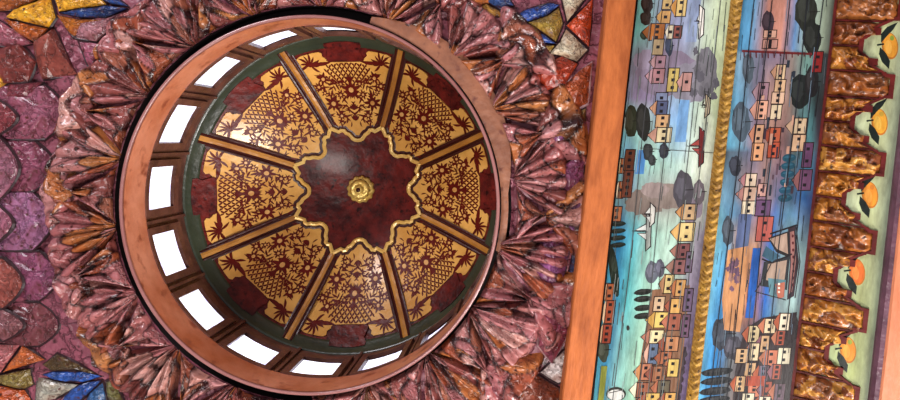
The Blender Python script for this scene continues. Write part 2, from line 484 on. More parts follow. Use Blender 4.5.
mb.build('knob', M_boss, boss, smooth=True)
mb = MB(); lathe(mb, [(.012, zb - .068), (.012, zb - .074), (.0, zb - .075)], 20)
mb.build('screw', M_ribdark, boss, smooth=True)

# hoop below the windows
hoop = empty('hoop', (DX, DY, 2.95 + EYE), 'wide bent-wood hoop lining the opening under the ring of windows', 'hoop')
mb = MB(); mb.grid(latp([(.788, 2.952), (.788, 3.125), (.789, 3.135), (.800, 3.137)]), 144, 3, closeu=True)
mb.build('inner_band', M_hoop, hoop, smooth=True)
mb = MB(); mb.grid(latp([(.788, 2.96), (.788, 2.948), (.791, 2.944), (.799, 2.944), (.802, 2.948), (.802, 2.965)]), 144, 5, closeu=True)
mb.build('lower_rim', M_hooprim, hoop, smooth=True)
mb = MB(); mb.grid(latp([(.804, 2.96), (.804, 3.14), (.800, 3.145)]), 144, 2, closeu=True)
mb.build('outer_band', M_dark, hoop, smooth=True)

# plain brown collar board on the right of the hoop
a0, a1 = ang(72), ang(-14)
if a1 < a0: a1 += 2 * PI
mb = MB()
def colfn_(u, v):
    a = a0 + (a1 - a0) * u
    wd = .030 + .075 * max(0, math.sin(min(1, u * 1.25) * PI)) ** 1.0
    return PD(.808 + wd * v, a, 2.968 - .004 * math.sin(v * PI))
mb.grid(colfn_, 60, 4)
mb.grid(lambda u, v: colfn_(u, 1 if v < 1 else 1) + Vector((0, 0, .025 * v)), 60, 1)
mb.grid(lambda u, v: colfn_(u, 0) + Vector((0, 0, .025 * v)), 60, 1)
tag(mb.build('collar_board', M_board, smooth=True), 'plain brown crescent board between the hoop and the carved shells, upper right of dome', 'board')

# ================================================================= CARVED SHELLS ROUND THE OPENING
PAL = [lin(c) for c in ('a8686c', 'b07478', '945450', 'bc8484', 'a06450', 'b07070', 'c89890', '804844')]
RUST = [lin(c) for c in ('b06c3c', 'a0583c', 'bc7c48', '944c34')]
NS = 18
clock = ['one', 'two', 'three', 'four', 'five', 'six', 'seven', 'eight', 'nine', 'ten', 'eleven', 'twelve']
def clockname(k, n):
    # k-th of n going clockwise from the top
    h = k * 12 / n
    hh = int(h) % 12; mn = int(round((h - int(h)) * 60))
    nm = clock[(hh - 1) % 12]
    if mn == 0: return "at %s o'clock" % nm
    return "at %s %s" % ({20: 'twenty past', 40: 'twenty to'}.get(mn, str(mn) + ' past'), clock[hh % 12] if mn == 40 else nm)
def halfw(t): return .10 + .90 * min(1, t * 1.15) ** .75
def crumple(p, a=1.0):
    q = p * 9
    n = abs(noise.noise(q)) * 1.1 + abs(noise.noise(q * 2.3)) * .55 + abs(noise.noise(q * 5.1)) * .2
    return a * (.022 - .05 * n)
def shell(name, ac, h, r0, r1, inverted, seed, label, group, nf):
    rn = random.Random(seed)
    cols = [rn.choice(PAL) if rn.random() < .68 else rn.choice(RUST) for _ in range(nf)]
    tw = rn.uniform(-.15, .15)
    ph = [rn.uniform(.6, 1.25) for _ in range(nf + 1)]
    fx = .5 + rn.uniform(-.15, .15)
    so = Vector((seed * 3.7, seed * 1.3, seed * .9))
    def cell(u, t):
        q = Vector((u * nf * .72, t * 1.9 + .35 * math.sin(u * 9 + seed), 0)) + so
        q += noise.noise_vector(q * 1.3) * .22
        d, pts = noise.voronoi(q)
        return q, d, pts
    def pos(u, v):
        s_ = u * 2 - 1; t = v
        hw = h * (halfw(t) if not inverted else max(.02, 1.06 - halfw(t)))
        a = ac + s_ * hw + tw * h * (t - .5)
        scal = .035 * math.cos(s_ * PI * .5) if not inverted else 0
        r = r0 + (r1 - r0) * t + scal * t
        p = PD(r, a, ZC)
        q, d, pts = cell(u, t)
        c = pts[0]; e2 = min(1, (d[1] - d[0]) * 3.2)
        tl = noise.noise_vector(c * 7.7)
        x = u * nf; i = min(nf - 1, int(x)); fr = x - i
        rip = (1 - abs(2 * fr - 1) ** 1.3)
        amp = (.010 + .036 * math.sin(min(1, t * 1.1) * PI * .62)) * ph[i]
        edge = min(1, (1 - abs(s_)) * 6) * min(1, (1 - t) * 10) * min(1, t * 12 + .3)
        z = .010 + .030 * math.cos(s_ * 1.3) * (1 - .4 * t) + amp * rip
        z += .010 * e2 + .030 * (tl.x * (q.x - c.x) + tl.y * (q.y - c.y)) * 1.6 + .018 * tl.z
        z += .006 * noise.noise(p * 40)
        p.z -= max(-.010, z * edge) - .004
        return p
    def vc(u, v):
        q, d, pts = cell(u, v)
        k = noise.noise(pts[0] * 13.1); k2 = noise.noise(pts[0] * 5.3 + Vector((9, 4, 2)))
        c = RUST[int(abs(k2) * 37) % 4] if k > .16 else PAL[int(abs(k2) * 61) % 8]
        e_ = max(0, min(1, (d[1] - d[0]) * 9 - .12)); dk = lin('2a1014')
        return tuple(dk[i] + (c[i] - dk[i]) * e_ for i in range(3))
    NU, NV = nf * 10, 52
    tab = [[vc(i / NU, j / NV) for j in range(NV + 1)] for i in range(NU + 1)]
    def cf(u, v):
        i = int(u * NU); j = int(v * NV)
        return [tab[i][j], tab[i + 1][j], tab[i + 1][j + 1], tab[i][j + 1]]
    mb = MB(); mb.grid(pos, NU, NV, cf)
    o = mb.build(name, M_carve, origin=PD((r0 + r1) / 2, ac, ZC))
    for p in o.data.polygons: p.use_smooth = True
    tag(o, label, 'carving', group)
    return o
top_a = ang(90)
rn0 = random.Random(11)
for k in range(NS):
    deg = 90 - k * 20 - 3
    ac = ang(deg); h = math.radians(10.4)
    dd = (deg + 360) % 360; rin = .87 if 3 < dd < 62 else (.812 if dd > 278 or dd <= 3 else .848)
    shell('carved_shell', ac, h, rin, 1.09 + rn0.uniform(-.02, .02), False, k + 1,
          "fluted mauve and rust carved shell %s around the dome opening" % clockname(k, NS), 'carved shells fanning round the dome', rn0.choice((5, 6, 7)))
    acw = ang(deg - 10); hw_ = math.radians(9.4)
    shell('carved_wedge', acw, hw_, rin + .005, 1.02 + rn0.uniform(-.03, .03), True, 40 + k,
          "creased mauve wedge tucked just clockwise of the shell %s" % clockname(k, NS), 'creased wedges between the shells', 3)

for k in range(NS):
    deg = 90 - k * 20 - 13
    ac = ang(deg); dd = (deg + 360) % 360
    right = dd < 62 or dd > 300
    shell('outer_wedge', ac, math.radians(10.2), 1.00, 1.19 if right else 1.11, False, 80 + k,
          "crumpled mauve triangular piece outside the wedge just after the shell %s" % clockname(k, NS), 'crumpled triangles outside the wedges', 3)

# ================================================================= CARVED TILES OF THE OUTER FIELD
def puff(name, poly, hgt, col, label=None, cat='tile', group=None, parent=None, facet=True, Z=ZC - .004, apex=None, m=None, smooth_n=0, cr=.75, edge=.012, pipe=False):
    pts = [tuple(W(x, y, Z)) for x, y in poly]
    n = len(pts)
    P = []
    for i in range(n):
        a, b = Vector(pts[i]), Vector(pts[(i + 1) % n]); k = max(1, int((b - a).length / .02))
        for j in range(k): P.append(a + (b - a) * j / k)
    cx = Vector(tuple(W(*apex, Z))) if apex else sum((Vector(p) for p in pts), Vector()) / n
    rings = [(0, 0), (.04, .35), (.25, .62), (.5, .8), (.75, .94), (1, 1)] if facet else [(0, 0), (.05, .5), (.2, .8), (.45, .95), (.75, 1.0), (1, 1.0)]
    mb = MB(); N = len(P)
    def pt(i, k):
        t, hh = rings[k]; p = P[i % N].lerp(cx, t).copy()
        z = hgt * hh + (cr * (noise.noise(p * 14) * .02 + noise.noise(p * 33) * .008) if 0 < k else 0)
        p.z -= z
        return p
    for k in range(len(rings) - 1):
        for i in range(N):
            cc = jit(col, .06)
            if k == len(rings) - 2: mb.face([pt(i, k), pt(i + 1, k), pt(0, k + 1) if 0 else Vector((cx.x, cx.y, cx.z - hgt))], col)
            else: mb.face([pt(i, k), pt(i + 1, k), pt(i + 1, k + 1), pt(i, k + 1)], col)
    # short skirt up to the ceiling
    for i in range(N): mb.face([P[i], P[(i + 1) % N], P[(i + 1) % N] + Vector((0, 0, .03)), P[i] + Vector((0, 0, .03))], lin('24101a'))
    o = mb.build(name, m or M_tile, parent, origin=cx)
    if parent is None: tag(o, label, cat, group)
    elif label: o['label'] = label
    # dark or pale seam round the outline
    sb = MB()
    for i in range(N):
        a, b = P[i], P[(i + 1) % N]
        d = (cx - a).normalized() * .006; d2 = (cx - b).normalized() * .006
        up = Vector((0, 0, -.008))
        sb.face([a - d, b - d2, b + up, a + up]); sb.face([a + up, b + up, b + d2 * 1.4 + up * .6, a + d * 1.4 + up * .6])
    if parent is None or True:
        so = sb.build('seam', M_pipe if pipe else M_edge, o if (parent is None or parent.parent is None) else parent, origin=cx)
    return o
def arcleaf(x0, xa, y0, y1):    # scale with a rounded right side
    ym = (y0 + y1) / 2; xt = xa - 21; pts = [(x0, y0)]
    for i in range(11):
        t = -1 + i / 5; pts.append((xt + 21 * (1 - abs(t) ** 1.7), ym + (y1 - y0) / 2 * t))
    pts.append((x0, y1))
    return pts
G = 'scale shaped leaves along the left side'
mv = lin('a0607a'); mv2 = lin('8a4c70'); mv3 = lin('9c6088'); rs = lin('a05038')
ords = ['topmost', 'second from the top', 'third from the top', 'fourth from the top', 'fifth from the top', 'lowest']
for i, (y0, y1, xa, c) in enumerate([(86, 139, 66, '96566c'), (141, 191, 55, '8a4860'), (192, 250, 53, 'a06a90'), (252, 300, 60, '8c4c6c'), (303, 345, 60, '784048')]):
    puff('carved_leaf', arcleaf(-12, xa + 1, y0 - 1, y1 + 1), .016, lin(c), 'mauve scale shaped leaf, %s in the column left of the shells' % ords[i], 'leaf', G, facet=False)
for i, (y0, y1, xa, c) in enumerate([(100, 135, 17, '8a3c44'), (137, 200, 19, '9a6478'), (202, 245, 13, 'a86880'), (258, 308, 23, '9a5248'), (310, 340, 24, '8c5a60')]):
    puff('carved_leaf', arcleaf(-42, xa + 1, y0 - 1, y1 + 1), .016, lin(c), 'mauve scale shaped leaf cut by the left picture edge, %s of those' % ords[i], 'leaf', G, facet=False, Z=ZC - .032)
def tiles(lst, group, cat='tile'):
    for poly, hgt, col, lab, *ex in lst:
        puff('carved_tile', poly, hgt, lin(col), lab, cat, group, **(ex[0] if ex else {}))
tiles([
 ([(0, 48), (22, 44), (38, 62), (30, 82), (6, 84), (-6, 66)], .05, '7c3630', 'dark rust carved tile at the left edge under the golden star'),
 ([(36, 44), (56, 30), (74, 66), (80, 76), (44, 80), (38, 60)], .05, '8a4438', 'peaked rust and mauve tile right of the dark rust tile', dict(apex=(57, 36))),
 ([(0, 20), (20, 33), (35, 44), (14, 48), (-6, 46)], .03, '9c5664', 'mauve tile at the left edge directly under the orange triangle'),
 ([(78, 40), (100, 44), (96, 62), (99, 78), (88, 66)], .02, 'a85c74', 'small flat pink mauve tile beside the upper left shells'),
 ([(10, 84), (44, 82), (30, 98), (6, 98)], .03, '7a3440', 'low dark tile above the column of scale leaves'),
 ([(66, 20), (100, 21), (128, 12), (110, 30), (98, 42), (76, 39)], .03, 'b07a84', 'pale mauve tile below the blue petals of the upper left star'),
 ([(-6, 62), (5, 68), (8, 84), (-6, 94)], .03, 'e8b030', 'bright yellow tile at the left edge'),
], 'carved tiles upper left')
tiles([
 ([(130, 12), (140, 2), (168, 0), (150, 14)], .03, 'a06470', 'narrow mauve tile right of the upper left star'),
 ([(172, -4), (215, -6), (205, 8), (180, 12)], .035, '9c5a58', 'rose brown tile at the top edge above the left windows'),
 ([(220, -6), (262, -8), (256, 2), (230, 4)], .03, 'a46874', 'mauve tile at the top edge left of the dome'),
], 'carved tiles along the top edge')
tiles([
 ([(548, 98), (562, 112), (566, 150), (556, 168), (546, 138)], .04, '8a5080', 'violet faceted tile beside the beam, topmost of the violet tiles', dict(apex=(556, 130))),
 ([(568, 116), (586, 108), (584, 140), (570, 150)], .03, '8c7038', 'olive tile against the beam below the rust tiles'),
 ([(558, 170), (586, 148), (582, 190), (568, 202)], .04, '904e74', 'plum faceted tile against the beam, wide at its top', dict(apex=(570, 170))),
 ([(540, 160), (555, 172), (568, 206), (552, 214), (540, 192)], .035, 'a06068', 'rose faceted tile just right of the hoop level with the boss'),
 ([(570, 206), (582, 196), (580, 236), (572, 246), (556, 224)], .035, '7a4a78', 'violet kite tile against the beam level with the lowest gold panel'),
 ([(552, 228), (570, 250), (562, 286), (544, 300), (534, 268), (540, 240)], .045, '824878', 'large violet kite tile right of the dome, peaked in the middle', dict(apex=(552, 262))),
 ([(572, 252), (578, 250), (574, 300), (566, 292)], .02, '36406a', 'dark blue sliver of a tile against the beam'),
 ([(538, 306), (562, 296), (570, 330), (552, 364), (538, 345)], .045, '8a4054', 'dark rose leaf tile above the white tile', dict(pipe=True, apex=(553, 325))),
 ([(540, 372), (570, 344), (572, 372), (558, 384)], .025, 'd8d0cc', 'white tile wedged against the lower part of the beam'),
 ([(520, 368), (540, 376), (560, 388), (562, 404), (516, 404), (508, 386)], .04, '7a3a24', 'dark brown tile at the bottom edge beside the beam'),
 ([(486, 374), (512, 372), (506, 404), (474, 404)], .035, '94505a', 'rose tile at the bottom edge right of the last window'),
], 'faceted tiles between dome and beam')
tiles([
 ([(532, 70), (562, 56), (578, 64), (566, 84), (544, 92)], .05, 'a83a1c', 'glossy red orange tile below the upper right star', dict(apex=(555, 72))),
 ([(560, 88), (580, 70), (592, 62), (588, 104), (572, 112)], .035, 'b8582c', 'rust tile with gold seams against the beam', dict(pipe=True)),
], 'carved tiles upper right')
# painted stars at three corners of the field
def star(label, loc, parts):
    e = empty('painted_star', W(loc[0], loc[1], ZC), label, 'star ornament', 'painted stars at the corners of the ceiling field')
    for nm, poly, hgt, col, *ex in parts:
        puff(nm, poly, hgt, lin(col), parent=e, **(ex[0] if ex else {}))
star('gold blue and orange faceted star ornament in the upper left corner', (110, 8), [
 ('gold_facet', [(14, 10), (52, -2), (57, 18), (50, 28), (8, 18)], .045, 'f0b428'),
 ('gold_facet', [(54, -4), (98, -6), (108, 5), (80, 9), (60, 12)], .04, 'ecae30'),
 ('brown_facet', [(-6, -6), (48, -6), (34, 2), (12, 11), (-6, 12)], .03, 'a0541c'),
 ('orange_facet', [(5, 19), (50, 29), (37, 43), (18, 33)], .03, 'b85c18'),
 ('blue_petal', [(60, 13), (82, 9), (108, 6), (129, 9), (106, 18), (82, 18)], .03, '20407c'),
 ('blue_petal', [(92, -6), (112, -6), (130, 7), (112, 4)], .02, '284c90'),
 ('orange_facet', [(58, 15), (80, 20), (104, 20), (74, 38)], .03, 'b0641c'),
])
star('blue gold and cream petalled star ornament beside the top of the beam', (507, 22), [
 ('blue_petal', [(508, 22), (524, 11), (548, 3), (560, 5), (546, 16), (528, 22)], .025, '2c50a0'),
 ('blue_petal', [(508, 25), (524, 26), (544, 35), (556, 44), (538, 43), (518, 35)], .025, '2c50a0'),
 ('gold_facet', [(528, 23), (548, 16), (559, 8), (563, 24), (556, 42), (545, 34)], .035, 'a08438'),
 ('gold_facet', [(516, 37), (536, 44), (555, 46), (545, 60), (530, 66), (520, 52)], .03, '9a7a30'),
 ('cream_facet', [(566, 29), (588, 50), (577, 62), (560, 56), (549, 54), (560, 42)], .03, 'cfc4a8'),
 ('cream_facet', [(562, 0), (566, -6), (590, -6), (567, 22)], .03, 'c8bea4'),
 ('orange_triangle', [(566, 26), (593, -2), (589, 48)], .03, 'cc4a1c'),
 ('blue_petal', [(478, -4), (506, -6), (514, 6), (500, 10)], .03, '34528c'),
 ('gold_facet', [(486, 4), (500, 11), (507, 20), (488, 15), (480, 8)], .03, 'b88838'),
])
star('blue olive and white petalled star ornament in the lower left corner', (104, 377), [
 ('blue_petal', [(104, 376), (84, 371), (54, 371), (42, 374), (66, 381), (86, 381)], .025, '2c5cb4'),
 ('blue_petal', [(104, 379), (86, 382), (72, 388), (56, 404), (82, 400)], .025, '2c5cb4'),
 ('olive_facet', [(44, 364), (58, 353), (80, 364), (98, 374), (80, 370), (52, 370)], .02, '54401c'),
 ('white_facet', [(38, 376), (64, 382), (80, 384), (56, 400), (36, 402)], .035, 'b8b8a8'),
 ('blue_petal', [(104, 381), (108, 404), (84, 404), (92, 392)], .02, '3c6aa0'),
 ('olive_facet', [(106, 380), (114, 378), (126, 404), (111, 404)], .025, '6c6a3c'),
 ('orange_triangle', [(4, 372), (24, 345), (46, 359)], .035, 'd07038'),
 ('pink_triangle', [(-6, 343), (22, 344), (2, 372), (-6, 374)], .03, 'c07478'),
 ('olive_facet', [(-6, 376), (32, 368), (36, 384), (26, 388), (-6, 382)], .025, '8c7c3c'),
 ('orange_facet', [(-6, 384), (26, 389), (36, 404), (-6, 404)], .035, 'c4581c'),
])

# ================================================================= BEAMS AND THE SLOPING COVE
def XW(q, Z): return q * Z / F             # distance from the camera axis of a line at q pixels
Y0, Y1 = -1.35, 2.35
def prism(name, prof, m, y0=Y0, y1=Y1, parent=None, n=40, wob=0.0):
    """profile [(x,Z)] swept along the beam direction"""
    mb = MB(); k = len(prof)
    for i in range(n):
        a = y0 + (y1 - y0) * i / n; b = y0 + (y1 - y0) * (i + 1) / n
        for j in range(k):
            p, q = prof[j], prof[(j + 1) % k]
            def vv(pt_, y): return (pt_[0] + wob * noise.noise(Vector((pt_[0] * 3, y * 1.5, pt_[1]))), y, pt_[1] + EYE)
            mb.face([vv(p, a), vv(p, b), vv(q, b), vv(q, a)])
    mb.face([(x, y0, z + EYE) for x, z in prof]); mb.face([(x, y1, z + EYE) for x, z in reversed(prof)])
    return mb.build(name, m, parent)
ZB = 2.86
bx0, bx1 = XW(71, ZB), XW(100, ZB)
o = prism('ceiling_beam', [(bx0, ZB + .006), (bx0 + .006, ZB), (bx1 - .006, ZB), (bx1, ZB + .006), (bx1, 3.06), (bx0, 3.06)], M_beam, wob=.006)
tag(o, 'orange stained wooden beam between the dome field and the painted boards', 'beam')
# cove plane
PX0, PZ0 = XW(100, 2.93), 2.93
SL = -.47
def plane_hit(px, py, off=0.0):
    """photo pixel -> point on the cove plane (off metres towards the room)"""
    dx = (px - VX) / F; dy = (py - VY) / F
    ux = dx * CT + dy * ST; uy = -dx * ST + dy * CT
    # Z = PZ0 + SL*(x-PX0) - off/cos ; x = ux*Z
    c = PZ0 - SL * PX0 - off * math.sqrt(1 + SL * SL)
    Z = c / (1 - SL * ux)
    return Vector((ux * Z, uy * Z, Z + EYE))
def PL(q, y, off=0.0):          # q: pixel distance of a line, y metres along
    ux = q / F; c = PZ0 - SL * PX0 - off * math.sqrt(1 + SL * SL); Z = c / (1 - SL * ux)
    return Vector((ux * Z, y, Z + EYE))
def slab(mb, q0, q1, y0, y1, f0, f1, col=(1, 1, 1), mi=0):
    mb.box([PL(q0, y0, f0), PL(q1, y0, f0), PL(q1, y1, f0), PL(q0, y1, f0), PL(q0, y0, f1), PL(q1, y0, f1), PL(q1, y1, f1), PL(q0, y1, f1)], col, mi)

def sat(c, g=1.0, k=.96):      # a little stronger pigment
    l = .3 * c[0] + .6 * c[1] + .1 * c[2]
    return tuple(max(.002, min(1, (l + (v - l) * k) * g)) for v in c)
class Painter:
    def __init__(s): s.mb = MB(); s.l = 0
    def at(s, p): return plane_hit(p[0], p[1], s.off)
    def poly(s, pts, c, a=.0):
        s.l += 1; s.off = .0012 + .0000035 * s.l
        c = sat(lin(c) if isinstance(c, str) else c)
        if a: c = jit(c, a)
        s.mb.face([s.at(p) for p in pts], c)
    def rect(s, x0, y0, x1, y1, c, a=0, sk=.112):
        ym = (y0 + y1) / 2
        f_ = lambda x, y: (x - (y - ym) * sk, y)
        s.poly([f_(x0, y0), f_(x1, y0), f_(x1, y1), f_(x0, y1)], c, a)
    def ell(s, cx, cy, rx, ry, c, rot=0, n=18, wob=0, a=0):
        pts = []
        for i in range(n):
            t = 2 * PI * i / n; k = 1 + wob * random.uniform(-1, 1)
            x, y = rx * math.cos(t) * k, ry * math.sin(t) * k
            pts.append((cx + x * math.cos(rot) - y * math.sin(rot), cy + x * math.sin(rot) + y * math.cos(rot)))
        s.poly(pts, c, a)
    def line(s, pts, wd, c):
        for (x0, y0), (x1, y1) in zip(pts, pts[1:]):
            l = math.hypot(x1 - x0, y1 - y0) or 1; nx, ny = -(y1 - y0) / l * wd / 2, (x1 - x0) / l * wd / 2
            s.poly([(x0 + nx, y0 + ny), (x1 + nx, y1 + ny), (x1 - nx, y1 - ny), (x0 - nx, y0 - ny)], c)
    def wash(s, rows):
        """rows: list of (y, [(x,colour),...]) with equal counts; smooth paint gradients"""
        s.l += 1; s.off = .0012 + .0000035 * s.l
        for (ya, A), (yb, B) in zip(rows, rows[1:]):
            for i in range(len(A) - 1):
                pts = [(A[i][0], ya), (A[i + 1][0], ya), (B[i + 1][0], yb), (B[i][0], yb)]
                cs = [sat(lin(A[i][1]), 1.12, 1.0), sat(lin(A[i + 1][1]), 1.12, 1.0), sat(lin(B[i + 1][1]), 1.12, 1.0), sat(lin(B[i][1]), 1.12, 1.0)]
                s.mb.face([s.at(p) for p in pts], cs)
    def tree(s, x, y, rx, ry, c='2c2c28'):
        s.ell(x, y, rx, ry, c, wob=.10, a=.1)
        s.ell(x - rx * .2, y - ry * .1, rx * .55, ry * .6, tuple(min(1, v * 1.5 + .01) for v in lin(c)), wob=.15)
        s.line([(x + rx * .2, y), (x + rx * 1.3, y - .5)], .8, '1a1410')
    def cyp(s, x, y, rx, ry, c='23302c'):
        s.ell(x, y, rx, ry, c, wob=.05, rot=-.11, a=.1)
        s.ell(x, y - ry * .3, rx * .7, ry * .3, tuple(min(1, v * 1.5 + .01) for v in lin(c)), rot=-.11)
    def house(s, x, y, w, h, body, roof, rows=None, cols=1, ol='281410'):
        """x = left of the wall, w = wall height (to the right), h = frontage along the board; roof points left"""
        sk = .112; e = .9
        f_ = lambda a, b: (a - (b - y) * sk, b)
        s.poly([f_(x - e, y - h / 2 - e), f_(x + w + e, y - h / 2 - e), f_(x + w + e, y + h / 2 + e), f_(x - e, y + h / 2 + e)], ol)
        s.poly([f_(x, y - h / 2), f_(x + w, y - h / 2), f_(x + w, y + h / 2), f_(x, y + h / 2)], body, .06)
        if roof:
            r = w * .55
            s.poly([f_(x + e, y - h / 2 - 1.8), f_(x + e, y + h / 2 + 1.8), f_(x - r - 1.2, y)], ol)
            s.poly([f_(x, y - h / 2 - .8), f_(x, y + h / 2 + .8), f_(x - r, y)], roof, .06)
        n = rows or max(2, int(h / 7))
        for i in range(n):
            for j in range(cols):
                wy = y - h / 2 + h * (i + .5) / n; wx = x + w * (j + .5) / cols
                s.poly([f_(wx - 1.7, wy - 1.6), f_(wx + 1.7, wy - 1.6), f_(wx + 1.7, wy + 1.5), f_(wx - 1.7, wy + 1.5)], '1c1418')
    def sailboat(s, x, y, l, hull='4a1c20', sail='e8e0d0', m=9):
        s.poly([(x - 2, y - l / 2), (x + 4, y - l / 2 + 5), (x + 3 , y + l / 2 - 5), (x - 3, y + l / 2)], '201418')
        s.poly([(x - 1, y - l / 2 + 1.5), (x + 3, y - l / 2 + 6), (x + 2, y + l / 2 - 6), (x - 2, y + l / 2 - 1.5)], hull)
        s.line([(x, y), (x - m - 2, y - 1)], .6, '201418')
        s.poly([(x - 1.5, y - 9), (x - m, y - 1), (x - 1.5, y - 1)], '302420'); s.poly([(x - 2, y - 7.5), (x - m + 1.5, y - 1.8), (x - 2, y - 1.8)], sail)
        s.poly([(x - 1.5, y + 1), (x - m * .8, y + 1), (x - 1.5, y + 9)], '302420'); s.poly([(x - 2, y + 1.8), (x - m * .7, y + 1.6), (x - 2, y + 7.5)], sail)
    def planks(s, q0, q1, seams, c='2a2a2c', wd=.8):
        for q in seams:
            pts = []
            for y in range(-20, 421, 20):
                x = VX + (q + 1.0 * math.sin(y * .02 + q) - ST * (y - VY)) / CT
                pts.append((x, y))
            s.line(pts, wd, c)
def EX(q, y): return VX + (q - ST * (y - VY)) / CT     # photo x of the line q at row y

# ---- boards
b1 = empty('upper_painted_board', PL(150, .3, -.01), 'plank board painted with a pale green seaside village and boats, beside the orange beam', 'painted board')
mb = MB(); slab(mb, 97, 194, Y0, Y1, -.02, .001)
mb.build('board', M_frame, b1)
p = Painter()
def rowsfor(q0, q1, table):
    out = []
    for y, cs in table:
        xs_ = [q0 + (q1 - q0) * f_ for f_, c in cs]
        out.append((y, [(EX(x, y), c) for x, (f_, c) in zip(xs_, cs)]))
    return out
def R(y, *cs):
    fr = [0, .12, .28, .45, .6, .75, .9, 1]
    return (y, list(zip(fr, cs)))
p.wash(rowsfor(98, 194, [
 R(-40, '6aa8a0', '7fb0a8', '8a98a8', '9098b0', 'a8b8d0', 'c8d8c0', 'c8d8b0', 'b8c498'),
 R(30, '5ea8a0', '78b0a8', '8a98a8', '8a8ca8', 'a0b0cc', 'c4d6c0', 'c8d8b0', 'b8c498'),
 R(60, '6c7c84', '807c8c', '8a7c90', '8c8090', '8e90a0', '98a090', 'b4c49c', 'b8c498'),
 R(98, '70889c', '887c98', '8a7c98', '90a0b8', '90b0c8', 'b0c8b8', 'c0d0a8', 'b0bc90'),
 R(120, '68b0ac', '8cc4bc', '9cb8b0', '90b4d0', '88b4dc', 'c4dccc', 'd0dcc0', 'b8c8a0'),
 R(165, '60a0a0', '6c9cc0', '90c0b8', 'a0c8b8', 'b4d8cc', 'c8dccc', 'd4dcc4', 'c0c8b0'),
 R(200, '5c98a0', '6a8890', '90a8a0', '98908c', 'a09890', 'a8b0a0', 'c0c8b0', 'a0a8a0'),
 R(235, '4c98a8', '2c80b0', '58a8b0', 'a0d0c0', 'b8dcc8', 'b0d4c0', '908c94', '7c7484'),
 R(300, '3c98a8', '1c78a8', '58b0b0', 'a0d0b8', 'b0d4c0', 'a4b0a4', '807488', '6c6078'),
 R(360, '4898ac', '2c80a8', '80b8b0', 'a0ccb0', 'b0d0b8', 'a8b4a0', '70607c', '605070'),
 R(440, '58a8bc', '4898a8', '90c0b0', '98c4a0', 'a4c8a8', 'a0a890', '706078', '605070')]))
# grey and mauve patches over the wash
for (x, y, rx, ry, c) in [(668, 72, 32, 24, '8a7c90'), (650, 60, 16, 10, '94889a'), (690, 82, 22, 20, '908c98'), (706, 72, 11, 24, '76747a'), (645, 202, 20, 14, '84766c'), (668, 196, 22, 14, '94867c'), (690, 205, 12, 18, '8c808c'), (655, 190, 14, 8, 'a0908a')]:
    p.ell(x, y, rx, ry, c, wob=.12, n=28)
for i in range(14): p.ell(704 + random.uniform(-12, 12), 72 + random.uniform(-24, 24), random.uniform(2, 5), random.uniform(3, 6), random.choice(('6a686e', '807e84', '5e5c64')), wob=.3)
p.rect(677, 100, 688, 142, '7aaee0'); p.rect(636, 150, 645, 174, '4f90d0'); p.rect(688, -5, 699, 42, '98aacb')
for (x, y, rx, ry, c) in [(647, 4, 6, 10, '2c1e18'), (646, 18, 6, 7, '30241c'), (644, 35, 4, 5, '2c3a2c'),
    (631, 121, 7, 17, '2c3020'), (643, 122, 7, 19, '22221c'), (648, 152, 5, 9, '2c3030'), (652, 160, 4, 6, '2c3030'), (664, 151, 5, 8, '343840'),
    (683, 190, 10, 19, '4c4a52'), (699, 192, 6, 12, '6c6468'), (652, 272, 7, 11, '626470'), (660, 268, 5, 9, '5a5a68'),
    (603, 350, 6, 12, '3a4438'), (669, 46, 4, 10, '30384c')]:
    p.tree(x, y, rx, ry, c)
for y in (224, 231, 238, 245): p.cyp(618, y, 8, 2.6, '1c2a24')
p.cyp(614, 272, 4.5, 26, '1c2c20')
for y in (292, 299, 308, 316): p.cyp(643, y, 9, 3.2, '20221c')
